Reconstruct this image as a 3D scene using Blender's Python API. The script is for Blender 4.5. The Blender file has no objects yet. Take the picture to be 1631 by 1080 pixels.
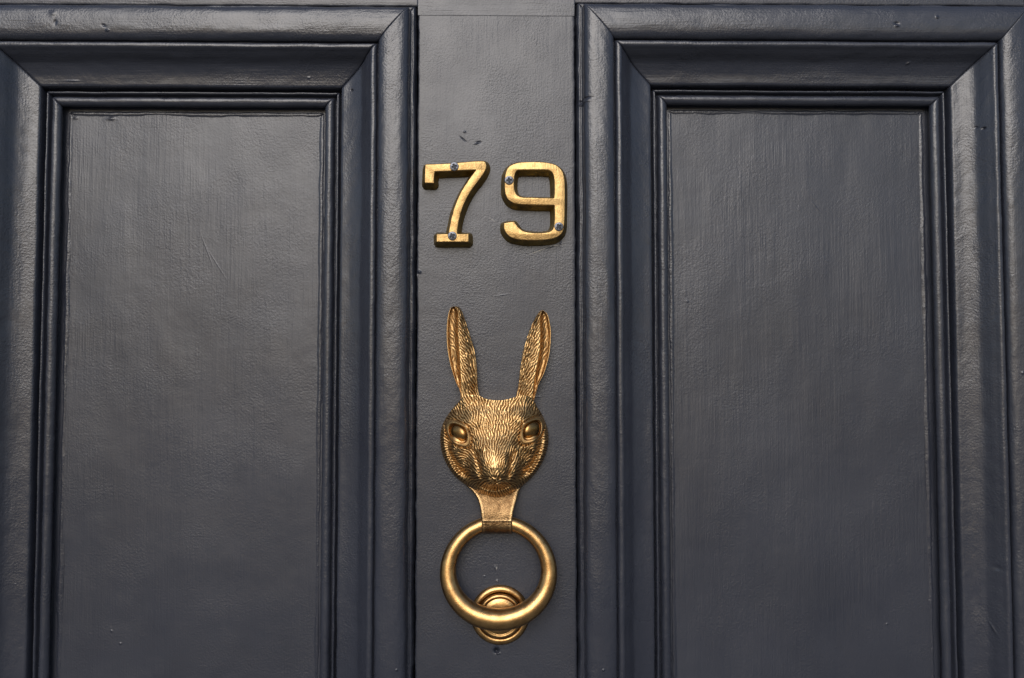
import bpy, bmesh, math, random
import numpy as np
from mathutils import Vector, Matrix
from mathutils.geometry import tessellate_polygon

# ------------------------------------------------------------------ camera, sky, sun, exposure
U = 0.0005                      # one "unit" of the measurements below = half a millimetre
F = 1300.0                      # focal length of the photograph in the same units (photo is 1631 wide)
FOOT = (797.0, 596.3)           # photo coordinates of the point of the door straight ahead of the lens
scene = bpy.context.scene
cam_d = bpy.data.cameras.new('camera'); cam = bpy.data.objects.new('camera', cam_d)
scene.collection.objects.link(cam); scene.camera = cam
cam_d.sensor_width = 36.0; cam_d.lens = 36.0 * F / 1631.0
cam_d.clip_start = 0.01; cam_d.clip_end = 200
PITCH = math.atan((FOOT[1] - 540.0) / F); YAW = math.atan((815.5 - FOOT[0]) / F)
cam.location = (0, -F * U, 0)
cam.rotation_euler = (math.pi / 2 + PITCH, 0, -YAW)

SUN_EL, SUN_AZ = math.radians(31), math.radians(189)     # azimuth clockwise from +Y; the door faces -Y
world = bpy.data.worlds.new('World'); scene.world = world; world.use_nodes = True
wn = world.node_tree; bg = wn.nodes['Background']
sky = wn.nodes.new('ShaderNodeTexSky'); sky.sky_type = 'NISHITA'; sky.sun_disc = False
sky.sun_elevation = SUN_EL; sky.sun_rotation = SUN_AZ
sky.air_density = 1.0; sky.dust_density = 2.2; sky.ozone_density = 1.0
wn.links.new(sky.outputs[0], bg.inputs[0]); bg.inputs[1].default_value = 0.088
sun_d = bpy.data.lights.new('sun', 'SUN'); sun = bpy.data.objects.new('sun', sun_d)
scene.collection.objects.link(sun)
sun_d.energy = 1.5; sun_d.angle = math.radians(42); sun_d.color = (1.0, 0.99, 0.995)
sd = Vector((math.sin(SUN_AZ) * math.cos(SUN_EL), math.cos(SUN_AZ) * math.cos(SUN_EL), math.sin(SUN_EL)))
sun.rotation_euler = (-sd).to_track_quat('-Z', 'Y').to_euler()
scene.view_settings.view_transform = 'Standard'; scene.view_settings.look = 'None'
scene.view_settings.exposure = 0.60; scene.view_settings.gamma = 1.0

rng = np.random.default_rng(7)

# ------------------------------------------------------------------ measuring: photo point at height h above the stile face -> door x, z (units)
_R = (Matrix.Rotation(-YAW, 3, 'Z') @ Matrix.Rotation(math.pi / 2 + PITCH, 3, 'X'))
_R = np.array([list(r) for r in _R])
def P(px, py, h=0.0):
    px = np.asarray(px, float); py = np.asarray(py, float); h = np.asarray(h, float)
    dx = px - 815.5; dy = -(py - 540.0)
    dx, dy = np.broadcast_arrays(dx, dy)
    v = np.stack([dx, dy, -F * np.ones_like(dx)], -1) @ _R.T
    t = (F - h) / v[..., 1]
    return v[..., 0] * t, v[..., 2] * t

# ------------------------------------------------------------------ helpers
def link(o, parent=None):
    scene.collection.objects.link(o)
    if parent is not None: o.parent = parent
    return o
def mesh_obj(name, verts, faces, mats, parent=None, smooth=True, mat_idx=None, attr=None):
    """verts in units: x, h (towards the viewer), z"""
    v = np.asarray(verts, float)
    co = np.stack([v[:, 0] * U, -v[:, 1] * U, v[:, 2] * U], 1)
    me = bpy.data.meshes.new(name)
    me.from_pydata(co.tolist(), [], [tuple(int(i) for i in f) for f in faces]); me.update()
    for m in (mats if isinstance(mats, (list, tuple)) else [mats]): me.materials.append(m)
    if mat_idx is not None: me.polygons.foreach_set('material_index', mat_idx)
    if smooth: me.polygons.foreach_set('use_smooth', [True] * len(me.polygons))
    if attr is not None:
        a = me.attributes.new('wear', 'FLOAT', 'POINT'); a.data.foreach_set('value', np.asarray(attr, float))
    bm = bmesh.new(); bm.from_mesh(me); bmesh.ops.recalc_face_normals(bm, faces=bm.faces); bm.to_mesh(me); bm.free()
    return link(bpy.data.objects.new(name, me), parent)
def grid_faces(nu, nv, closed_u=False, closed_v=False, off=0):
    iu = np.arange(nu if closed_u else nu - 1); iv = np.arange(nv if closed_v else nv - 1)
    a, b = np.meshgrid(iu, iv, indexing='ij'); a2 = (a + 1) % nu; b2 = (b + 1) % nv
    return (np.stack([a * nv + b, a2 * nv + b, a2 * nv + b2, a * nv + b2], -1).reshape(-1, 4) + off)
def empty(name, label, cat, loc=(0, 0, 0), group=None):
    o = bpy.data.objects.new(name, None); o.empty_display_size = 0.02; o.location = loc
    link(o); o['label'] = label; o['category'] = cat
    if group: o['group'] = group
    return o
def vnoise(x, y, seed=0):
    """smooth 2-D value noise, -1..1"""
    x = np.asarray(x, float); y = np.asarray(y, float)
    r = np.random.default_rng(seed).uniform(-1, 1, (256, 256))
    xi = np.floor(x).astype(int); yi = np.floor(y).astype(int)
    fx = x - xi; fy = y - yi; fx = fx * fx * (3 - 2 * fx); fy = fy * fy * (3 - 2 * fy)
    g = lambda a, b: r[a & 255, b & 255]
    return (g(xi, yi) * (1 - fx) + g(xi + 1, yi) * fx) * (1 - fy) + (g(xi, yi + 1) * (1 - fx) + g(xi + 1, yi + 1) * fx) * fy
def smooth_loop(pts, n=6, closed=True):
    """Catmull-Rom through points; a third element marks a hard corner"""
    out = []; N = len(pts)
    q = [np.array(p[:2], float) for p in pts]; c = [len(p) > 2 for p in pts]
    for i in range(N if closed else N - 1):
        p1, p2 = q[i], q[(i + 1) % N]
        p0 = p1 if c[i] or (not closed and i == 0) else q[i - 1]
        p3 = p2 if c[(i + 1) % N] or (not closed and i == N - 2) else q[(i + 2) % N]
        for k in range(n):
            t = k / n
            out.append(0.5 * ((2 * p1) + (-p0 + p2) * t + (2 * p0 - 5 * p1 + 4 * p2 - p3) * t * t + (-p0 + 3 * p1 - 3 * p2 + p3) * t ** 3))
    if not closed: out.append(q[-1])
    return np.array(out)
def resample(loop, n, closed=True):
    p = np.vstack([loop, loop[:1]]) if closed else loop
    s = np.r_[0, np.cumsum(np.linalg.norm(np.diff(p, axis=0), axis=1))]
    t = np.linspace(0, s[-1], n, endpoint=not closed)
    return np.stack([np.interp(t, s, p[:, 0]), np.interp(t, s, p[:, 1])], 1)

# ------------------------------------------------------------------ materials
class NT:
    def __init__(s, name):
        s.m = bpy.data.materials.new(name); s.m.use_nodes = True; s.t = s.m.node_tree
        s.b = s.t.nodes['Principled BSDF']; s.tc = s.t.nodes.new('ShaderNodeTexCoord').outputs['Object']
    def n(s, kind, **kw):
        o = s.t.nodes.new(kind)
        for k, v in kw.items():
            if k.startswith('i_'): o.inputs[k[2:]].default_value = v
            else: setattr(o, k, v)
        return o
    def l(s, a, b): s.t.links.new(a, b)
    def math(s, op, a, b=None, c=None, clamp=False):
        o = s.t.nodes.new('ShaderNodeMath'); o.operation = op; o.use_clamp = clamp
        for i, x in enumerate((a, b, c)):
            if x is None: continue
            if isinstance(x, (int, float)): o.inputs[i].default_value = x
            else: s.l(x, o.inputs[i])
        return o.outputs[0]
    def noise(s, scale, detail=2.0, rough=0.5, stretch=None, seed=0.0):
        mp = s.n('ShaderNodeMapping'); s.l(s.tc, mp.inputs[0]); mp.inputs['Location'].default_value = (seed, seed * 1.7, seed * .6)
        if stretch: mp.inputs['Scale'].default_value = stretch
        t = s.n('ShaderNodeTexNoise'); s.l(mp.outputs[0], t.inputs['Vector'])
        t.inputs['Scale'].default_value = scale; t.inputs['Detail'].default_value = detail; t.inputs['Roughness'].default_value = rough
        return t.outputs['Fac']
    def ramp(s, fac, stops):
        r = s.n('ShaderNodeValToRGB'); s.l(fac, r.inputs[0]); e = r.color_ramp.elements
        while len(e) < len(stops): e.new(0.5)
        for i, (p, c) in enumerate(stops): e[i].position = p; e[i].color = (*c, 1) if len(c) == 3 else c
        return r.outputs[0]
    def bump(s, h, strength=1.0, dist=U):
        b = s.n('ShaderNodeBump'); s.l(h, b.inputs['Height']); b.inputs['Strength'].default_value = strength
        b.inputs['Distance'].default_value = dist; s.l(b.outputs[0], s.b.inputs['Normal'])

def paint(name, grain, orange=0.32, brush=0.30, dents=(), seed=0.0, rough=0.36, chips=()):
    """satin charcoal door paint: orange-peel stipple, brush marks along the grain, a few knocks"""
    M = NT(name)
    fine = M.noise(620, 2.5, 0.6, seed=seed)
    patch = M.ramp(M.noise(22, 2, seed=seed + 3), [(0.40, (0.4,) * 3), (0.64, (1.0,) * 3)])
    st = (900, 900, 36) if grain == 'v' else (36, 900, 900)
    br = M.noise(1.0, 3, 0.55, st, seed)
    st2 = (260, 260, 14) if grain == 'v' else (14, 260, 260)
    br2 = M.noise(1.0, 2, 0.5, st2, seed + 5)
    h = M.math('MULTIPLY', M.math('MULTIPLY', fine, orange * 2), patch)
    pb = M.ramp(M.noise(14, 3, .6, seed=seed + 7), [(0.38, (0.22,) * 3), (0.66, (1.0,) * 3)])
    bb = M.math('ADD', M.math('MULTIPLY', br, brush * 2.2), M.math('MULTIPLY', br2, brush * 3))
    h = M.math('ADD', h, M.math('MULTIPLY', bb, pb))
    h = M.math('ADD', h, M.math('MULTIPLY', M.noise(45, 2, seed=seed), 0.55))
    # sparse grit caught in the paint
    vo = M.n('ShaderNodeTexVoronoi'); M.l(M.tc, vo.inputs['Vector']); vo.inputs['Scale'].default_value = 95; vo.inputs['Randomness'].default_value = 1
    sep = M.n('ShaderNodeSeparateColor'); M.l(vo.outputs['Color'], sep.inputs[0])
    g = M.math('MULTIPLY', M.math('LESS_THAN', vo.outputs['Distance'], 0.055), M.math('GREATER_THAN', sep.outputs[0], 0.80))
    h = M.math('ADD', h, M.math('MULTIPLY', g, 0.9))
    sx = M.n('ShaderNodeSeparateXYZ'); M.l(M.tc, sx.inputs[0])
    for (x, z, rx, rz, ang, dep) in dents:
        ca, sa = math.cos(ang), math.sin(ang)
        dx = M.math('ADD', sx.outputs[0], -x * U); dz = M.math('ADD', sx.outputs[2], -z * U)
        a = M.math('ADD', M.math('MULTIPLY', dx, ca / (rx * U)), M.math('MULTIPLY', dz, sa / (rx * U)))
        b = M.math('ADD', M.math('MULTIPLY', dx, -sa / (rz * U)), M.math('MULTIPLY', dz, ca / (rz * U)))
        r2 = M.math('ADD', M.math('MULTIPLY', a, a), M.math('MULTIPLY', b, b))
        e = M.math('EXPONENT', M.math('MULTIPLY', r2, -1.0))
        h = M.math('ADD', h, M.math('MULTIPLY', e, dep * (.55 if abs(dep) < 8 else .8)))
    M.bump(h, 1.0)
    c = M.ramp(M.noise(9, 4, 0.6, seed=seed + 9), [(0.3, (0.0172, 0.0196, 0.0285)), (0.7, (0.0236, 0.0267, 0.0375))])
    for (x, z, rx, rz, ang, amt) in chips:                       # scratches through to paler old paint
        ca, sa = math.cos(ang), math.sin(ang)
        dx = M.math('ADD', sx.outputs[0], -x * U); dz = M.math('ADD', sx.outputs[2], -z * U)
        a = M.math('ADD', M.math('MULTIPLY', dx, ca / (rx * U)), M.math('MULTIPLY', dz, sa / (rx * U)))
        b = M.math('ADD', M.math('MULTIPLY', dx, -sa / (rz * U)), M.math('MULTIPLY', dz, ca / (rz * U)))
        e = M.math('EXPONENT', M.math('MULTIPLY', M.math('ADD', M.math('MULTIPLY', a, a), M.math('MULTIPLY', b, b)), -1.0))
        e = M.math('MULTIPLY', M.math('MULTIPLY', e, amt), M.math('GREATER_THAN', fine, .44), clamp=True)
        mx = M.n('ShaderNodeMix', data_type='RGBA'); M.l(e, mx.inputs[0]); M.l(c, mx.inputs[6]); mx.inputs[7].default_value = (.30, .29, .27, 1); c = mx.outputs[2]
    M.l(c, M.b.inputs['Base Color'])
    r = M.math('ADD', M.math('MULTIPLY', M.noise(30, 3, seed=seed + 1), 0.16), rough - 0.08); M.l(r, M.b.inputs['Roughness'])
    M.b.inputs['IOR'].default_value = 1.5
    return M.m

def dent(px, py, rx, rz, ang, dep, h=0):
    x, z = P(px, py, h); return (float(x), float(z), rx, rz, ang, dep)

def brass(name, hi, lo, rough, attr=None, bump_h=0.3, bump_s=900, spots=0.5, scr=0.0):
    M = NT(name); M.b.inputs['Metallic'].default_value = 1.0
    f = M.noise(160, 5, 0.65)
    if attr:
        at = M.n('ShaderNodeAttribute', attribute_name='wear').outputs['Fac']
        f = M.math('ADD', at, M.math('MULTIPLY', M.math('SUBTRACT', f, 0.5), 0.8), clamp=True)
        col = M.ramp(f, [(0.08, lo), (0.55, tuple((a * .45 + b * .55) for a, b in zip(lo, hi))), (0.95, hi)])
    else:
        col = M.ramp(f, [(0.5 - 0.35 * (1 - spots) - 0.12, lo), (0.55, hi)])
    M.l(col, M.b.inputs['Base Color'])
    r = M.math('ADD', M.math('MULTIPLY', M.noise(260, 3, seed=2), 0.22), rough - 0.11); M.l(r, M.b.inputs['Roughness'])
    h = M.math('MULTIPLY', M.noise(bump_s, 3, 0.6), bump_h * 2)
    h = M.math('ADD', h, M.math('MULTIPLY', M.noise(120, 2), bump_h * 3))
    if scr: h = M.math('ADD', h, M.math('MULTIPLY', M.noise(1.0, 2, 0.6, (700, 700, 120)), scr))
    M.bump(h)
    return M.m

m_face = brass('polished_brass', (0.36, 0.240, 0.102), (0.185, 0.110, 0.042), 0.40, bump_h=0.18, scr=0.3, spots=0.45)
m_side = brass('tarnished_cast_brass', (0.40, 0.28, 0.085), (0.09, 0.058, 0.02), 0.42, bump_h=0.45, bump_s=500)
m_fur = brass('antique_brass', (0.60, 0.395, 0.180), (0.16, 0.085, 0.032), 0.42, attr=True, bump_h=0.10)
m_ring = brass('ring_brass', (0.42, 0.260, 0.110), (0.20, 0.106, 0.040), 0.31, bump_h=0.10, bump_s=1200)
m_strap = brass('sand_cast_brass', (0.60, 0.395, 0.19), (0.11, 0.060, 0.026), 0.36, attr=True, bump_h=0.45, bump_s=1000)
m_eye = brass('smooth_brass', (0.30, 0.175, 0.065), (0.13, 0.065, 0.024), 0.28, bump_h=0.06)
M = NT('screw_steel'); M.b.inputs['Metallic'].default_value = 1.0; M.b.inputs['Base Color'].default_value = (0.085, 0.09, 0.105, 1)
M.b.inputs['Roughness'].default_value = 0.36; M.bump(M.noise(900, 2), 0.25); m_steel = M.m
M = NT('screw_recess_shade'); M.b.inputs['Metallic'].default_value = 0.6; M.b.inputs['Base Color'].default_value = (0.014, 0.016, 0.022, 1)  # shade of the shallow cross recess put into a near-black base colour
M.b.inputs['Roughness'].default_value = 0.5; m_recess_shade = M.m

PI = math.pi
muntin_dents = [dent(738, 222, 6, 1.0, -0.7, -1.8), dent(763, 227, 3.4, 1.8, 0, -2.4), dent(759, 229, 4, 1.0, 0.2, 1.8), dent(740, 210, 2.2, 1.6, 0, 1.6),
                dent(791, 1036, 3.4, 3.4, 0, -9), dent(793, 1041, 3, 1.4, 0, 3), dent(668, 433, 2.6, 2.2, 0, 3), dent(664, 440, 1.5, 4, 0, 2.4),
                dent(789, 905, 1.2, 3.4, 0.2, 1.8), dent(792, 925, 1.8, 1.5, 0, 1.8), dent(772, 918, 1.3, 1.3, 0, 1.2), dent(870, 395, 22, 1.0, 0.26, 1.0), dent(892, 388, 4, 1.0, 1.2, 1.2),
                dent(855, 632, 5, 1.0, 0, 1.4), dent(825, 243, 4, .7, 0.4, .4), 
                dent(800, 470, 9, .8, .15, .6)]
m_muntin = paint('paint_muntin', 'v', 0.32, 0.16, muntin_dents, 0.0, chips=[dent(862, 398, 14, .8, .36, 1), dent(886, 391, 10, .8, .12, 1), dent(784, 350, 4, .8, -.5, .5), dent(855, 632, 3, 1, 0, .6), dent(791, 905, 1, 2.4, 0, .7), dent(792, 925, 1.5, 1.2, 0, .6)])
m_panel_l = paint('paint_left_panel', 'v', 0.26, 0.22, [dent(177, 189, 6, 2.4, 0, 2.4, -29), dent(120, 188, 4, 2, 0, 2, -29), 
                  dent(345, 420, 24, .9, -1.0, .35, -29), dent(178, 1005, 1.6, 1.6, 0, 2, -29), dent(192, 1025, 1.6, 1.6, 0, 2, -29), dent(330, 400, 20, .9, -1.2, .5, -29)], 1.3)
m_panel_r = paint('paint_right_panel', 'v', 0.26, 0.22, [dent(1300, 330, 9, .9, -.9, .6, -29),
                  dent(1413, 994, 1.3, 1.3, 0, 2, -29), dent(1095, 480, 2, 2, 0, 1.4, -29)], 4.1)
m_rail = paint('paint_rail', 'h', 0.30, 0.22, [], 2.2)
m_mv = paint('paint_moulding_upright', 'v', 0.36, 0.12, [dent(931, 158, 8, 1.8, 0, -3.4, 25), dent(929, 163, 7, 1.2, 0, 2.6, 25), dent(561, 144, 1.7, 1.7, 0, -4, 0), dent(1560, 208, 1.7, 1.7, 0, -4, 5), dent(1553, 204, 2, 1.5, 0, -2, 5),
                  dent(1583, 902, 4, 4, 0, -2, 10), dent(1580, 1000, 9, 1.2, -1.2, 1.4, 10), dent(1626, 594, 2.2, 2, 0, 2.6, 30), dent(632, 1067, 1.5, 1.5, 0, 2.6, 34), dent(961, 1067, 1.5, 1.5, 0, 2.6, 34)], 0.7, 0.28)
m_mh = paint('paint_moulding_cross', 'h', 0.32, 0.22, [dent(85, 22, 5, 4, 0, 2.0, 34), dent(89, 36, 2.4, 4, 0, -2.6, 34), dent(168, 43, 3.4, 2, -0.5, -2.4, 30), dent(173, 50, 2.4, 1.6, 0, 3, 30),
                  dent(1427, 38, 3.2, 2, 0, -3.6, 34), dent(1428, 42, 2.8, 1.6, 0, 3.6, 34), dent(1446, 101, 3.4, 1.6, 0.4, 2.4, 8), dent(1492, 28, 2, 2, 0, 3, 34), dent(110, 125, 9, 1.1, 0, 1.6, 8), dent(490, 121, 2.4, 1.6, 0, 1.6, 8)], 3.4, 0.29)

# ------------------------------------------------------------------ pavement below the door, out of view, added to bounce light onto undersides
M = NT('pavement_concrete'); M.l(M.ramp(M.noise(6, 6, .6), [(.3, (.12, .118, .112)), (.7, (.19, .187, .18))]), M.b.inputs['Base Color']); M.b.inputs['Roughness'].default_value = .85
M.bump(M.noise(60, 4), .5, .002); m_pave = M.m
gv = [(a * 24000.0, b, -2702.0 - d) for d in (0, 100) for a, b in ((-1, -300), (1, -300), (1, 48000), (-1, 48000))]
gr = mesh_obj('bounce_pavement', gv, [(0, 1, 2, 3), (4, 5, 6, 7), (0, 1, 5, 4), (1, 2, 6, 5), (2, 3, 7, 6), (3, 0, 4, 7)], m_pave, None, False); gr['kind'] = 'structure'

# ------------------------------------------------------------------ the door
door = empty('front_door', 'dark charcoal painted panelled front door with moulded frames, carrying the brass fittings', 'door')
HP = -29.0                                                    # panel face, below the stile face
xl0, _ = P(102, 520, HP); xl1, _ = P(513.5, 520, HP); xr0, _ = P(1066, 520, HP); xr1, _ = P(1477, 520, HP)
_, ztl = P(300, 178.5, HP); _, ztr = P(1270, 176, HP)
zbot = -1250.0; GROUND = -2700.0
frames = [(float(xl0), float(xl1), zbot, float(ztl)), (float(xr0), float(xr1), zbot, float(ztr))]
OUT = 154.5; OUT_T = 154.5 + .16 * 58.5
tor = [(120 + 24.2 * math.copysign(abs(math.sin(a)) ** .78, a), 22.0 + 11.5 * max(0.0, math.cos(a)) ** .62 + 2.5 * math.cos(a)) for a in np.linspace(-PI / 2 * .985, PI / 2 * .975, 27)]
prof = ([(-8, -29.3), (-6.5, -28.7), (-5, -27.9), (-3, -27.7), (-1.5, -28.2), (.6, -29.6), (4, -30), (7.6, -30.4), (8.4, -28), (7.4, -22.5), (4.8, -18.4), (3.9, -16.6), (4.2, -14.6), (6.3, -11.8), (9, -9.9), (12, -9.2), (15, -9.5), (17.2, -11),
         (18.8, -13.5), (19.8, -18), (20.8, -23), (21.8, -22.5), (22.9, -14), (24, -11.0), (25.4, -10.2), (26.8, -11), (27.8, -14), (28.9, -23), (30.2, -24), (31, -17), (31.7, -9), (32.6, -4.6), (34, -3),
         (37, -2.4), (41, -1.7), (45, -.9), (49, .1), (53, 1.4), (57, 3.0), (60, 4.3), (63, 5.8), (65.4, 7.2), (67.4, 8.8), (69.4, 10.9), (71.5, 13.4), (74, 16.6), (77, 20.4), (79.5, 22.8), (81.6, 25), (83.2, 27),
         (84.3, 28.2), (85.6, 29.3), (87.4, 29.8), (90, 29.6), (92.3, 28.6), (93.6, 26), (94.6, 22), (95.6, 20.5), (96, 22)] + tor +
        [(144.4, 18), (145, 12.5), (146, 10.4), (147.6, 10.6), (149, 11.2), (150.4, 10.8), (151.6, 8.6), (152.4, 4), (153.4, -2), (154.2, -8)])
prof = np.array(prof, float)
def moulding(rect, side, seed):
    x0, x1, z0, z1 = rect
    u = prof[:, 0]; h = prof[:, 1]
    L = (x1 - x0) if side in 'tb' else (z1 - z0)
    n = int(L / 2.0) if side in 'tlr' else 60
    t = np.linspace(0, 1, n)
    T, UU = np.meshgrid(t, u, indexing='ij'); HH = np.broadcast_to(h, T.shape).copy()
    s = T * L
    w = 0.42 * vnoise(s / 34, UU / 9, seed) + 0.26 * vnoise(s / 11, UU / 5, seed + 1) + 0.10 * vnoise(s / 4, UU / 3, seed + 2)
    w2 = 0.40 * vnoise(s / 60, UU / 12, seed + 3) + 0.22 * vnoise(s / 13, UU / 6, seed + 4) + 0.10 * vnoise(s / 4.5, UU / 3, seed + 5)
    fade = np.clip((np.minimum(s, L - s)) / 14, 0, 1)
    edge = np.where((UU < 0) | (UU > 143), 2.0, 1.0)
    UW = UU + w * fade * edge; HW = HH + w2 * fade
    # thin hollow along the mitre joint
    HW -= 1.2 * np.exp(-((np.minimum(s, L - s)) / 1.3) ** 2) * np.clip((100 - UU) / 8, 0, 1)
    UT = UW + 0.16 * np.clip(UW - 96, 0, 200)                  # the head of the frame is a little wider
    if side == 't': X = x0 - UW + T * (L + 2 * UW); Z = z1 + UT
    elif side == 'b': X = x0 - UW + T * (L + 2 * UW); Z = z0 - UW
    elif side == 'l': X = x0 - UW; Z = z0 - UW + T * (L + UW + UT)
    else: X = x1 + UW; Z = z0 - UW + T * (L + UW + UT)
    v = np.stack([X, HW, Z], -1).reshape(-1, 3)
    f = grid_faces(n, len(u)).tolist()
    # back and mitred ends so each length is a solid piece
    m = len(u); nb = len(v)
    back = []
    for i in (0, n - 1):
        for j in (0, m - 1):
            back.append([v[i * m + j][0], -34.0, v[i * m + j][2]])
    v = np.vstack([v, back])
    f.append([0 * m + j for j in range(m)] + [nb + 1, nb]); f.append([(n - 1) * m + j for j in range(m)][::-1] + [nb + 2, nb + 3])
    f.append([nb, nb + 1, nb + 3, nb + 2])
    return mesh_obj('moulding', v, f, m_mh if side in 'tb' else m_mv, door)
for k, rc in enumerate(frames):
    for q, sd_ in enumerate('tblr'): moulding(rc, sd_, 10 + k * 40 + q * 7)
    x0, x1, z0, z1 = rc
    # panel: a board whose face waves very slightly
    nx, nz = 60, 120
    gx, gz = np.meshgrid(np.linspace(x0 - 60, x1 + 60, nx), np.linspace(z0 - 60, z1 + 60, nz), indexing='ij')
    hh = HP + 0.9 * vnoise(gx / 70, gz / 160, 90 + k) + 0.35 * vnoise(gx / 22, gz / 60, 95 + k)
    v = np.stack([gx, hh, gz], -1).reshape(-1, 3); f = grid_faces(nx, nz).tolist()
    nb = len(v); c = [0, (nx - 1) * nz, nx * nz - 1, nz - 1]
    v = np.vstack([v, [[v[i][0], -60, v[i][2]] for i in c]])
    rim = [list(range(0, nx * nz, nz)), list(range((nx - 1) * nz, nx * nz)), list(range(nx * nz - 1, 0, -nz)), list(range(nz - 1, -1, -1))]
    for a in range(4): f.append(rim[a] + [nb + (a + 1) % 4, nb + a])
    f.append([nb, nb + 1, nb + 2, nb + 3])
    o = mesh_obj('panel', v, f, m_panel_l if k == 0 else m_panel_r, door)

def board(name, x0, x1, z0, z1, mat, vertical, seed):
    """solid timber with slightly wandering, rounded long edges"""
    a0, a1, b0, b1 = (x0, x1, z0, z1) if vertical else (z0, z1, x0, x1)
    cols = [0, 0, 0.5, 1.4, 3, 6]; hc = [-60, -6, -1.6, -.5, -.1, 0]
    mid = list(np.linspace(12, (a1 - a0) - 12, 14))
    cc = np.array(cols + mid + [(a1 - a0) - q for q in cols[::-1]]); hs = np.array(hc + [0.0] * 14 + hc[::-1])
    n = max(2, int((b1 - b0) / 2.5)); bb = np.linspace(b0, b1, n)
    B, A = np.meshgrid(bb, cc, indexing='ij'); H = np.broadcast_to(hs, A.shape).copy()
    wgt = np.exp(-np.minimum(A, (a1 - a0) - A) / 5)
    A = A + a0 + wgt * (0.7 * vnoise(B / 26, A / 60, seed) + 0.5 * vnoise(B / 8, A / 60, seed + 1) + .25 * vnoise(B / 3.5, A / 60, seed + 2))
    H = H + np.where(H > -5, 0.5 * vnoise(B / 90, A / 60, seed + 3), 0) * np.clip((b1 - B - 8) / 60, 0, 1)
    v = (np.stack([A, H, B], -1) if vertical else np.stack([B, H, A], -1)).reshape(-1, 3)
    m = len(cc); f = grid_faces(n, m, closed_v=True).tolist()
    f.append(list(range(m))); f.append(list(range((n - 1) * m, n * m))[::-1])
    return mesh_obj(name, v, f, mat, door)
_, zj = P(790, 26, 0); zj = float(zj)
lx, rx = frames[0][0] - OUT - 1, frames[1][1] + OUT + 1
mx0, mx1 = frames[0][1] + OUT + 1, frames[1][0] - OUT - 1
board('stile', lx - 230, lx, GROUND, ztl + 330, m_muntin, True, 300)
board('stile', rx, rx + 230, GROUND, ztl + 330, m_muntin, True, 310)
board('muntin', mx0, mx1, zbot - OUT, zj + 4, m_muntin, True, 320)
# top rail: lower edge rests on the muntin head; over the frames it starts at the moulding
def rail_piece():
    zt = ztl + 330
    zl = frames[0][3] + OUT_T + 1; zr = frames[1][3] + OUT_T + 1
    xs = np.unique(np.r_[np.arange(lx + .3, rx - .3, 2.5), rx - .3, mx0, mx0 + .3, mx1 - .3, mx1])
    zb = np.where(xs < mx0 + .2, zl, np.where(xs > mx1 - .2, zr, zj))
    zb = zb + .6 * vnoise(xs / 20, xs * 0, 400) + .3 * vnoise(xs / 6, xs * 0, 401)
    zb = np.where((xs > mx0) & (xs < mx1), zj + .0, zb)
    rows = [(0, -60), (0, -5), (.6, -1.4), (1.6, -.4), (3.5, 0), (12, 0), (40, 0), (100, 0)]
    V = []
    for x, z in zip(xs, zb):
        kk = 0 if mx0 < x < mx1 else 1
        for dz, h in rows: V.append((x, h if h < -50 else (h * kk if kk else (.22 if dz > .3 else -3)), z + dz))
        V += [(x, 0 if kk else .22, zt), (x, -60, zt)]
    m = len(rows) + 2; n = len(xs)
    f = grid_faces(n, m, closed_v=True).tolist(); f.append(list(range(m))); f.append(list(range((n - 1) * m, n * m))[::-1])
    return mesh_obj('rail', V, f, m_rail, door)
rail_piece()
board('rail', lx + .3, rx - .3, GROUND, zbot - OUT - 1.5, m_rail, False, 340)

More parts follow.
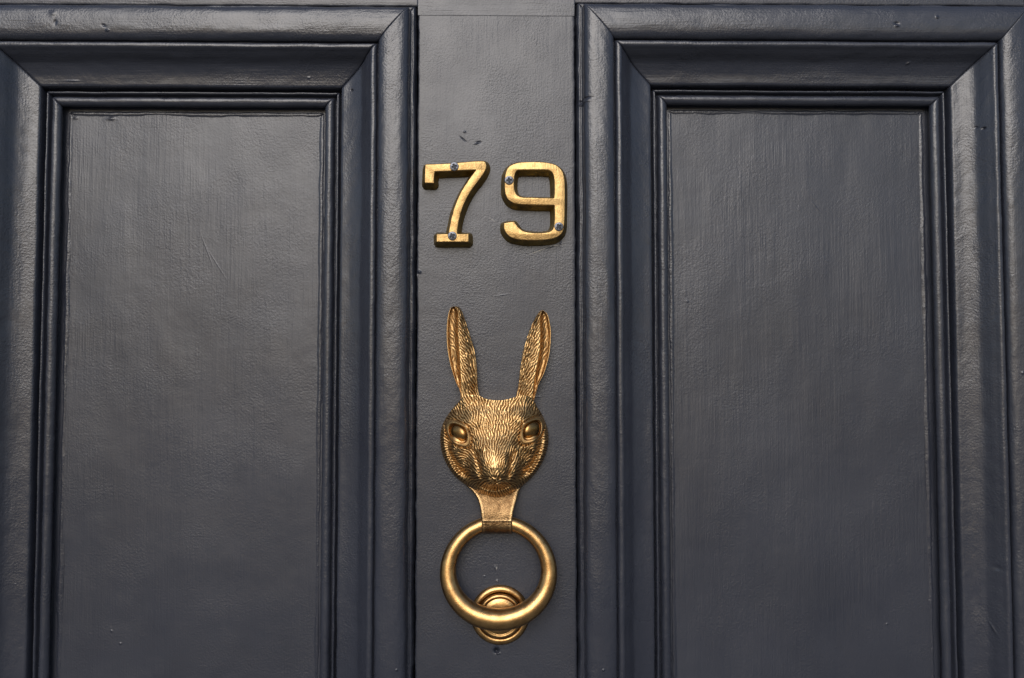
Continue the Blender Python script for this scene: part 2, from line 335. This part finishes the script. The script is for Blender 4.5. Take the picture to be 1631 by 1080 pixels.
# ------------------------------------------------------------------ house numbers
def offset_loop(l, d):
    t = np.roll(l, -1, 0) - np.roll(l, 1, 0); t /= np.linalg.norm(t, axis=1)[:, None] + 1e-9
    nrm = np.stack([t[:, 1], -t[:, 0]], 1)
    area = 0.5 * np.sum(l[:, 0] * np.roll(l[:, 1], -1) - np.roll(l[:, 0], -1) * l[:, 1])
    return l + nrm * d * np.sign(area)
TH = 22.0
def crop_to_door(pts, h):
    out = []
    for p in pts:
        x, z = P(650 + p[0] / 5.686, 230 + p[1] / 5.686, h); out.append((float(x), float(z)) + tuple(p[2:]))
    return out
def digit(name, label, loops, screws):
    """polished flat face, softened arris, rough sides that flare out to the door"""
    base = np.mean(smooth_loop(crop_to_door(loops[0], TH)), axis=0)
    root = empty(name, label, 'house number', (base[0] * U, 0, base[1] * U), 'brass house numbers on the door')
    V = []; Fc = []; MI = []; top = []; n0 = 0
    for li, lp in enumerate(loops):
        c = smooth_loop(crop_to_door(lp, TH), 8)
        per = np.sum(np.linalg.norm(np.diff(np.vstack([c, c[:1]]), axis=0), axis=1))
        l = resample(c, int(per / 1.0)); n = len(l); s = 1 if li == 0 else -1
        wob = 0.35 * vnoise(np.arange(n) / 9.0, np.zeros(n), 500 + li)
        rings = [(-1.0, TH), (-.5, TH - .15), (.1, TH - .6), (.6, TH - 1.4), (.9, TH - 2.6), (2.2, TH * .62), (4.2, TH * .3), (5.6, 3.0), (6.0, 0.15)]
        for r, (d, h) in enumerate(rings):
            q = offset_loop(l, s * d)
            if r > 4: q = q + (q - l) / (np.linalg.norm(q - l, axis=1)[:, None] + 1e-6) * wob[:, None]
            for a in q: V.append((a[0], h, a[1]))
            if r == 0: top.append((q, n0))
        f = grid_faces(len(rings), n, closed_v=True, off=n0)
        Fc += f.tolist(); MI += [0 if (i // n) < 3 else 1 for i in range(len(f))]
        n0 += len(rings) * n
    polys = [[Vector((a[0], a[1], 0)) for a in q] for q, _ in top]
    idx = [i for q, o in top for i in range(o, o + len(q))]
    for tri in tessellate_polygon(polys): Fc.append([idx[i] for i in tri]); MI.append(0)
    V = np.array(V); V[:, 0] -= base[0]; V[:, 2] -= base[1]
    o = mesh_obj('digit', V, Fc, [m_face, m_side], root, True, MI)
    for (cx, cy, rot) in screws:
        x, z = P(650 + cx / 5.686, 230 + cy / 5.686, TH + 1)
        screw(x - base[0], z - base[1], rot, root)
    return root
def screw(x, z, rot, parent):
    nr, na = 15, 48; R = 7.2; V = []
    rr = np.linspace(0, 1, nr)
    for r in rr:
        for k in range(na):
            a = 2 * PI * k / na; px = r * R * math.cos(a); pz = r * R * math.sin(a)
            h = TH + 1.9 - .7 * r ** 3 - (0.9 if r > .99 else 0)
            ca, sa = math.cos(rot), math.sin(rot); qx = px * ca + pz * sa; qz = -px * sa + pz * ca
            arm = min(max(abs(qx) / 1.5, abs(qz) / 4.3), max(abs(qz) / 1.5, abs(qx) / 4.3))
            if arm < 1: h -= 1.5
            V.append((x + px, h, z + pz))
    for k in range(na): a = 2 * PI * k / na; V.append((x + R * .96 * math.cos(a), TH - 1.8, z + R * .96 * math.sin(a)))
    V.append((x, TH - 2, z))
    f = grid_faces(nr + 1, na, closed_v=True).tolist(); b = (nr) * na
    f += [[b + (k + 1) % na, b + k, (nr + 1) * na] for k in range(na)]
    V = np.array(V); mi = []
    for q in f: mi.append(1 if min(V[i][1] for i in q) < TH + .85 and all((V[i][0] - x) ** 2 + (V[i][2] - z) ** 2 < 24 for i in q) else 0)
    return mesh_obj('screw', V, f, [m_steel, m_recess_shade], parent, False, mi)
seven = [(156, 182, 1), (380, 172), (540, 158), (620, 152), (680, 153), (702, 166), (708, 205), (688, 255), (640, 325), (590, 390), (545, 460), (510, 530), (480, 610), (458, 700), (447, 770), (446, 811, 1),
         (549, 811, 1), (549, 883, 1), (257, 883, 1), (257, 813, 1), (366, 812, 1), (372, 770), (388, 685), (420, 570), (470, 450), (540, 335), (616, 230, 1), (500, 235), (350, 242), (242, 246, 1), (234, 300), (234, 351, 1),
         (149, 351, 1), (151, 260)]
nine = [(868, 714, 1), (870, 765), (895, 812), (935, 842), (1000, 860), (1120, 868), (1250, 862), (1340, 843), (1395, 800), (1413, 735), (1419, 600), (1420, 400), (1416, 310), (1395, 240), (1340, 188), (1250, 164),
        (1120, 158), (1000, 166), (925, 193), (888, 245), (876, 320), (875, 400), (885, 460), (917, 508), (980, 537), (1100, 546), (1250, 549), (1326, 551, 1), (1328, 640), (1322, 730), (1300, 780), (1240, 800),
        (1150, 803), (1060, 790), (1005, 758), (962, 700, 1), (915, 704)]
hole = [(1000, 232), (1120, 230), (1240, 230), (1296, 245), (1320, 290), (1326, 360), (1326, 440), (1322, 487, 1), (1250, 487), (1120, 482), (1040, 480), (990, 460), (965, 415), (960, 350), (964, 285), (978, 248)]
digit('house_number_seven', 'brass house number 7 screwed to the dark door above the left rabbit ear', [seven], [(418, 200, .3), (400, 829, .5)])
digit('house_number_nine', 'brass house number 9 with a closed upper loop, above the right rabbit ear', [nine, hole], [(915, 325, .15), (1366, 745, .6)])

# ------------------------------------------------------------------ rabbit head knocker
# fur relief: many short tapering ridges stamped on a sheet measured in photo units
SC = 4.0; X0, Y0 = 690.0, 478.0; W, H_ = int(200 * SC), int(330 * SC)
EAR_L = [(494, 730), (533, 730), (564, 732), (624, 736)]; EAR_R = [(501, 858), (525, 860), (557, 859), (583, 855), (627, 850)]
def make_fur():
    """combed hair: band-limited noise smeared along the way the coat lies"""
    yy, xx = np.mgrid[0:H_, 0:W]; x = xx / SC + X0; y = yy / SC + Y0
    g = np.random.default_rng(11).normal(size=(H_, W)); fy = np.fft.fftfreq(H_, 1 / SC)[:, None]; fx = np.fft.rfftfreq(W, 1 / SC)[None, :]
    f = np.hypot(fx, fy); lam = 4.0; band = np.exp(-((f - 1 / lam) / (.30 / lam)) ** 2)
    nz = np.fft.irfft2(np.fft.rfft2(g) * band, s=(H_, W)); nz /= nz.std()
    a1 = np.arctan2(y - 776.0, x - 789.0); cx, cy = x - 788, y - 705; a2 = np.arctan2(cy, cx); rr = np.hypot(cx / 86, cy / 84)
    w = np.clip((rr - .62) / .30, 0, 1) * np.where(y < 660, .3, 1)
    ang = a1 + ((a2 - a1 + np.pi) % (2 * np.pi) - np.pi) * w + .45 * vnoise(x / 13, y / 13, 77) + .34 * vnoise(x / 6, y / 6, 78)
    el = x < 790; rl = np.interp(y, *zip(*EAR_L)); rr_ = np.interp(y, *zip(*EAR_R))
    ea = np.where(el, np.where(x < rl, math.radians(75), math.radians(60)), np.where(x > rr_, math.radians(105), math.radians(120)))
    ea = ea + .30 * vnoise(x / 8, y / 9, 79) + np.where(np.where(el, x < rl, x > rr_), .5 * vnoise(x / 5, y / 7, 80), 0)
    k = np.clip((632 - y) / 8, 0, 1); va = np.cos(2 * ang) * (1 - k) + np.cos(2 * ea) * k; vb = np.sin(2 * ang) * (1 - k) + np.sin(2 * ea) * k
    an = .5 * np.arctan2(vb, va); ux, uy = np.cos(an), np.sin(an)
    acc = nz.copy(); wsum = 1.0
    for sg in (-1, 1):
        px, py = xx.astype(float), yy.astype(float); vx, vy = ux * sg, uy * sg
        for st in range(9):
            px = px + vx * .6 * SC; py = py + vy * .6 * SC
            j = np.clip(np.rint(px).astype(int), 0, W - 1); i = np.clip(np.rint(py).astype(int), 0, H_ - 1)
            nx_, ny_ = ux[i, j], uy[i, j]; d = np.where(nx_ * vx + ny_ * vy < 0, -1, 1); vx, vy = nx_ * d, ny_ * d
            q = .5 * (1 + math.cos(math.pi * (st + 1) / 10)); acc += nz[i, j] * q
    acc /= acc.std()
    am = 1 + .35 * vnoise(x / 8, y / 8, 81)
    return .5 + .5 * np.tanh(acc * 1.3 + .25) * am
fur = make_fur()
def fur_at(px, py):
    fx = np.clip((px - X0) * SC, 0, W - 1.001); fy = np.clip((py - Y0) * SC, 0, H_ - 1.001)
    i = fy.astype(int); j = fx.astype(int); a = fy - i; b = fx - j
    return (fur[i, j] * (1 - b) + fur[i, j + 1] * b) * (1 - a) + (fur[i + 1, j] * (1 - b) + fur[i + 1, j + 1] * b) * a
head_out = [(731, 640), (722, 650), (712, 663), (704.5, 678), (701.5, 695), (703.5, 718), (711, 738), (722, 755), (736, 768), (750, 777), (766, 786), (791, 792.5), (810, 788), (824, 779.5), (835, 771), (848, 759),
            (861, 741), (870, 720), (873.5, 700), (871, 680), (863, 660), (855, 648), (849, 636), (838, 630), (826, 631), (813, 635), (800, 637.5), (787, 637.5), (774, 635.5), (762, 630), (748, 629), (738, 632)]
def sstep(a, b, x): t = np.clip((x - a) / (b - a), 0, 1); return t * t * (3 - 2 * t)
def almond(x, y, cx, cy, ang, a, b):
    dx, dy = x - cx, y - cy; p = dx * math.cos(ang) + dy * math.sin(ang); q = -dx * math.sin(ang) + dy * math.cos(ang)
    return np.abs(p / a) ** 1.3 + np.abs(q / b) ** 1.8
EYES = [(729.5, 690.5, math.radians(50), 24.0, 16.5), (847.5, 685.5, math.radians(128), 24.0, 16.5)]
def smax(a, b, k): d = a - b; return 0.5 * (a + b + np.sqrt(d * d + k * k))
def head_h(x, y, s, R):
    d = (1 - s) * R
    h = 9 + 29 * (1 - np.exp(-d / 17.0)) + 6 * np.sqrt(np.clip(d / 5, 0, 1))
    g = lambda cx, cy, sx, sy: np.exp(-((x - cx) / sx) ** 2 - ((y - cy) / sy) ** 2)
    h = h + 9 * g(788, 668, 46, 34)                              # forehead
    wd = np.interp(y, [630, 650, 690, 720, 745, 770], [60, 56, 38, 24, 20, 18])          # the wedge of the face narrows to the nose
    ax = np.abs(x - 788)
    wedge = 34 + 46 * sstep(640, 752, y) - np.clip(ax - wd + 6, 0, 200) * .95 - .0035 * ax ** 2
    wedge = wedge - 9 * np.log1p(np.exp((y - 750) / 6.0)) - 30 * (1 - sstep(0, 22, d))
    h = smax(h, wedge, 7.0)
    tt = np.interp(y, [640, 670, 700, 725, 745, 757, 765, 771, 776], [40, 50, 61, 72, 80, 79, 73, 63, 48]); ww = np.interp(y, [640, 670, 700, 725, 745, 757, 765, 771, 776], [50, 44, 34, 25, 20, 18, 15.5, 12, 7])
    q = ax / ww; sn = 36 + (tt - 36) * np.sqrt(np.clip(1 - q ** 2, 0, 1)) - 40 * np.clip(q - 1, 0, 3) - 200 * sstep(774, 780, y)
    h = smax(h, sn, 2.5)                                         # the snout, one form from the brow to the nose
    h = h - 3.2 * np.exp(-((np.abs(x - 788.5) - 6.5) / 2.6) ** 2 - ((y - 763) / 3.2) ** 2) - 3 * np.exp(-((x - 788.5) / 1.3) ** 2) * sstep(762, 768, y) * (1 - sstep(779, 783, y))   # nostrils, split lip
    h = h + 9 * g(764, 763, 13, 12) + 9 * g(812, 763, 13, 12)    # whisker pads
    h = h + 8 * g(722, 708, 17, 20) + 8 * g(854, 706, 17, 20)    # cheeks
    h = h - 7 * sstep(712, 742, y) * np.exp(-((ax - 47) / 13) ** 2)
    h = h + 4 * g(750, 672, 14, 14) + 6 * g(832, 668, 14, 14)    # brows
    h = h - 5 * np.exp(-((y - (780 - .010 * (x - 788) ** 2)) / 1.8) ** 2) * np.exp(-((x - 788) / 24) ** 4)    # mouth
    h = h - 10 * np.exp(-(((d - 12) / 5.5) ** 2)) * sstep(670, 705, y) * (1 - sstep(748, 766, y))  # hollow inside the rim of the cheeks
    h = h - 7 * np.exp(-((ax - ww - 4.5) / 4.5) ** 2) * sstep(712, 728, y) * (1 - sstep(760, 770, y))
    h = h + 10 * sstep(758, 778, y)
    em = np.ones_like(x)
    for (cx, cy, an, a, b) in EYES:
        e = almond(x, y, cx, cy, an, a, b)
        h = h + 4.0 * sstep(.70, .78, e) * (1 - sstep(.98, 1.06, e))   # lids
        h = np.where(e < .7, h - 3.5 * sstep(.7, .6, e), h)
        em = em * sstep(1.1, 1.25, e)
        h = h - 3.2 * np.exp(-((e - 1.27) / .09) ** 2)
    return h, em
knx, knz = P(790, 640, 0)
kn = empty('rabbit_door_knocker', 'antique brass rabbit head door knocker with upright ears holding a hanging ring', 'door knocker', (float(knx) * U, 0, float(knz) * U))
def to_local(V): V = np.asarray(V, float).copy(); V[:, 0] -= float(knx); V[:, 2] -= float(knz); return V
loop = resample(smooth_loop(head_out, 8), 900)
C0 = np.array([788.0, 708.0]); ns = 210
S = np.linspace(0, 1, ns) ** .85
gx = C0[0] + S[:, None] * (loop[:, 0] - C0[0]); gy = C0[1] + S[:, None] * (loop[:, 1] - C0[1])
Rr = np.broadcast_to(np.linalg.norm(loop - C0, axis=1), gx.shape); SS = np.broadcast_to(S[:, None], gx.shape)
hh, em = head_h(gx, gy, SS, Rr)
fr = fur_at(gx, gy)
fade = sstep(0, 3.0, (1 - SS) * Rr) * .8 + .2
fur_amp = 1.6 * (1 - .5 * np.exp(-((gx - 788) / 15) ** 2 - ((gy - 742) / 20) ** 2))
hf = hh + fur_amp * (fr - .5) * em * fade
px_, pz_ = P(gx, gy, hf)
V = np.stack([px_, hf, pz_], -1).reshape(-1, 3)
wear = np.clip(fr * 1.0 - .04, 0, 1) * em + (1 - em) * .62
wear = wear + .35 * np.exp(-((gx - 788) / 12) ** 2 - ((gy - 738) / 18) ** 2) + .18 * np.exp(-((gx - 828) / 10) ** 2 - ((gy - 675) / 12) ** 2)   # brighter patches on the snout and right brow
wear = wear.reshape(-1)
n = loop.shape[0]; fc = grid_faces(ns, n, closed_v=True).tolist()
edge = (ns - 1) * n; ex = []
for hb, gr in ((5, .3), (1.0, 0.2)):
    for k in range(n):
        dv = (loop[k] - C0) / np.linalg.norm(loop[k] - C0); q = loop[k] + dv * gr; a, b = P(q[0], q[1], hb); ex.append((float(a), hb, float(b)))
V = np.vstack([V, ex]); wear = np.r_[wear, np.full(2 * n, .3)]
fc += (grid_faces(3, n, closed_v=True, off=edge)).tolist()
fc.append(list(range(edge + 2 * n, edge + 3 * n)))
mesh_obj('head', to_local(V), fc, m_fur, kn, True, None, wear)
# eyes
for (cx, cy, an, a, b) in EYES:
    nu, nv = 40, 56; VV = []
    base_h, _ = head_h(np.array([cx]), np.array([cy]), np.array([max(0.0, 1 - 20 / 85)]), np.array([85.0]))
    bh = float(base_h[0]) - 2.0
    for i in range(nu):
        r = math.sin(PI / 2 * i / (nu - 1)); hgt = math.cos(PI / 2 * i / (nu - 1))
        for k in range(nv):
            t = 2 * PI * k / nv; p = a * .68 * r * math.cos(t); q = b * .80 * r * math.sin(t)
            q *= 1 - .18 * (abs(p) / a) ** 2
            x = cx + p * math.cos(an) - q * math.sin(an); y = cy + p * math.sin(an) + q * math.cos(an)
            tilt = (x - cx) * (.55 if cx < 788 else -.55)
            h = bh + tilt + 11 * hgt
            X, Z = P(x, y, h); VV.append((float(X), h, float(Z)))
    f = grid_faces(nu, nv, closed_v=True).tolist(); f.append(list(range((nu - 1) * nv, nu * nv)))
    mesh_obj('eye', to_local(VV), f, m_eye, kn)
# ears: a cupped inner side with a rolled rim, and a furred side beyond the ridge
def ear(lpts, rpts, ridge, left):
    nt, nv = 260, 60
    L = resample(smooth_loop(lpts, 8, False), nt, False); R_ = resample(smooth_loop(rpts, 8, False), nt, False); D = resample(smooth_loop(ridge, 8, False), nt, False)
    A, B = (L, R_) if left else (R_, L)                         # A: cup edge, B: fur edge
    t = np.linspace(0, 1, nt)
    Vf, Wf, Vb = [], [], []
    for i in range(nt):
        for j in range(nv):
            v = j / (nv - 1)
            if v < .42:
                q = v / .42; pt = A[i] * (1 - q) + D[i] * q
            else:
                q = (v - .42) / .58; pt = D[i] * (1 - q) + B[i] * q
            wA = np.linalg.norm(D[i] - A[i]); wB = np.linalg.norm(B[i] - D[i])
            basev = 14 + 9 * t[i] - 12 * sstep(.955, 1.0, t[i])
            if v < .42:
                rim = .72 * min(wA, 10)
                h = basev + 4 - rim * 1.1 * math.sin(PI * q) ** .7 + 3.5 * q * min(1, wA / 8) - (2.5 if q < .02 else 0)
            else:
                h = basev + 4 + 3.5 * min(1, wA / 8) + 1.6 * math.sin(PI * min(q * 1.2, 1)) - 8.5 * q ** 1.8 * min(1, wB / 12)
            Vf.append((pt[0], pt[1], h)); Wf.append(v)
            Vb.append((pt[0], pt[1], max(1.5, h - 9 - 5 * math.sin(PI * v))))
    Vf = np.array(Vf); Vb = np.array(Vb)
    fr = fur_at(Vf[:, 0], Vf[:, 1]); vv = np.array(Wf)
    e = np.minimum(vv, 1 - vv); rg = np.abs(vv - .42)
    k = sstep(0, .06, e) * sstep(.01, .06, rg)
    hf = Vf[:, 2] + 1.8 * (fr - .5) * k * np.where(vv < .40, .30, 1)
    wear = np.where(k < .6, .80, fr * 1.0 - .08) * np.where(vv < .40, np.where(k < .6, .9, .55), 1.0)
    X, Z = P(Vf[:, 0], Vf[:, 1], hf); X2, Z2 = P(Vb[:, 0], Vb[:, 1], Vf[:, 2])
    V = np.vstack([np.stack([X, hf, Z], 1), np.stack([X2, Vb[:, 2], Z2], 1)])
    f = grid_faces(nt, nv).tolist() + grid_faces(nt, nv, off=nt * nv)[:, ::-1].tolist(); o = nt * nv
    for i in range(nt - 1):
        for j in (0, nv - 1): a, b = i * nv + j, (i + 1) * nv + j; f.append([a, b, b + o, a + o])
    for i in (0, nt - 1):
        for j in range(nv - 1): a, b = i * nv + j, i * nv + j + 1; f.append([a, b, b + o, a + o])
    mesh_obj('ear', to_local(V), f, m_fur, kn, True, None, np.r_[wear, np.full(o, .3)])
ear([(722.5, 487.6), (716, 494), (711.8, 517), (712, 549), (717, 580), (726, 608), (733, 624), (734, 645)],
    [(725, 487.4), (733, 491), (740, 508), (748, 532), (755.5, 557), (759.5, 588), (761, 618), (768, 645)],
    [(724, 489), (729.5, 500), (730, 533), (732, 564), (733.5, 590), (734.5, 612), (735, 628), (737, 645)], True)
ear([(862, 493.8), (855, 502), (845, 522), (836, 549), (829.6, 580), (826.4, 610), (822, 632), (820, 645)],
    [(864.5, 493.7), (872, 501), (876, 516), (877.6, 533), (875, 564), (867, 593), (857, 614), (849, 645)],
    [(863, 496), (860, 508), (860.5, 530), (859.5, 556), (855, 583), (850.5, 608), (849, 625), (846, 645)], False)
# strap below the chin, ending in a rolled lug that carries the ring
ny, nx = 130, 60
ys = np.r_[np.linspace(764, 828, 80), 829 + 21 * np.sin(np.linspace(0, PI / 2, 50))]
hs = np.r_[10 + 23 * np.sin(np.linspace(0, PI / 2, 80)) ** 1.2, 33.3 - 1.0 * np.linspace(0, 1, 50) - 27 * (1 - np.cos(np.linspace(0, PI / 2, 50))) ** 2.0]
xl = np.interp(ys, [764, 773, 781, 788, 795, 805, 815, 829, 849], [737, 742, 751.0, 756.5, 760.5, 763.8, 765.5, 767, 767.6])
xr = np.interp(ys, [764, 773, 781, 788, 795, 805, 815, 829, 849], [838, 832, 827.5, 825.5, 823.5, 820.5, 818, 816, 815.4])
V = []; W_ = []
vv = np.r_[0, .004, .015, .035, .07, np.linspace(.12, .88, nx - 10), .93, .965, .985, .996, 1]
for i in range(ny):
    for v in vv:
        e = min(v, 1 - v); hd = 2.8 * math.exp(-e / .018); rim = .9 * math.exp(-((e - .05) / .03) ** 2)
        fold = .9 * math.exp(-((ys[i] - 829.5) / 1.4) ** 2)
        x = xl[i] * (1 - v) + xr[i] * v; h = hs[i] - hd + (rim if ys[i] < 835 else 0) + fold - 1.2 * (ys[i] < 829) * math.sin(PI * v)
        X, Z = P(x, ys[i], h); V.append((float(X), h, float(Z))); W_.append(min(1, .26 + .7 * (rim + fold)))
o = ny * nx
for i in range(ny):
    for j in (0, nx - 1):
        x = (xl[i] if j == 0 else xr[i]); X, Z = P(x, ys[i], hs[i]); V.append((float(X), min(3.0 if ys[i] < 812 else 5.0, hs[i] - 3), float(Z)))
f = grid_faces(ny, nx).tolist()
for i in range(ny - 1):
    f.append([i * nx, (i + 1) * nx, o + 2 * (i + 1), o + 2 * i]); f.append([i * nx + nx - 1, (i + 1) * nx + nx - 1, o + 2 * (i + 1) + 1, o + 2 * i + 1])
    f.append([o + 2 * i, o + 2 * i + 1, o + 2 * i + 3, o + 2 * i + 2])
f.append(list(range(nx)) + [o + 1, o]); f.append(list(range((ny - 1) * nx, ny * nx)) + [o + 2 * ny - 1, o + 2 * ny - 2])
mesh_obj('strap', to_local(V), f, m_strap, kn, True, None, W_ + [.3] * (2 * ny))
# ring, thicker towards the bottom
nu, nv = 240, 48; V = []
for i in range(nu):
    a = 2 * PI * i / nu; c, s = math.cos(a), math.sin(a)          # a=0 at the top
    k = .5 - .5 * c; rt = 11.0 + 2.4 * k + 3.3 * k ** 3
    def ctr(a):
        c, s = math.cos(a), math.sin(a); k = .5 - .5 * c; h = 17 + 19 * k
        X, Z = P(794 + 80.4 * s, 911.5 - (79.5 if c > 0 else 75.5) * c, h); return Vector((float(X), h, float(Z)))
    p0, p = ctr(a - .01), ctr(a); p2 = ctr(a + .01); tg = (p2 - p0).normalized()
    n1 = tg.cross(Vector((0, 1, 0))).normalized(); n2 = tg.cross(n1).normalized()
    for j in range(nv):
        b = 2 * PI * j / nv; q = p + (n1 * math.cos(b) + n2 * math.sin(b)) * rt; V.append(tuple(q))
mesh_obj('ring', to_local(V), grid_faces(nu, nv, True, True), m_ring, kn)

# ------------------------------------------------------------------ strike plate the ring rests on
spx, spz = P(796.5, 979.5, 3)
sp = empty('strike_plate', 'round stepped brass strike plate behind the bottom of the knocker ring', 'strike plate', (float(spx) * U, 0, float(spz) * U))
def lathe(name, pr, mat, n=120):
    V = []
    for r, h in pr:
        for k in range(n): a = 2 * PI * k / n; V.append((r * math.cos(a), h, r * math.sin(a)))
    f = grid_faces(len(pr), n, closed_v=True).tolist(); f.append(list(range(n))); f.append(list(range((len(pr) - 1) * n, len(pr) * n)))
    return mesh_obj(name, V, f, mat, sp)
lathe('flange', [(46, .3), (46.4, 1.5), (46.2, 3.2), (45, 5), (43.2, 6.6), (41, 7.6), (38.8, 7.8), (37, 7.2), (35.6, 5.8), (35, 4.6), (20, 4.4)], m_ring)
lathe('boss', [(34.4, 4.9), (34.6, 8.6), (34, 10.8), (32.4, 12.4), (30.2, 12.9), (28.6, 12.2), (27.8, 11.4), (26.8, 11.6), (25.5, 12.6), (20, 13.4), (10, 14), (.5, 14.1)], m_ring)
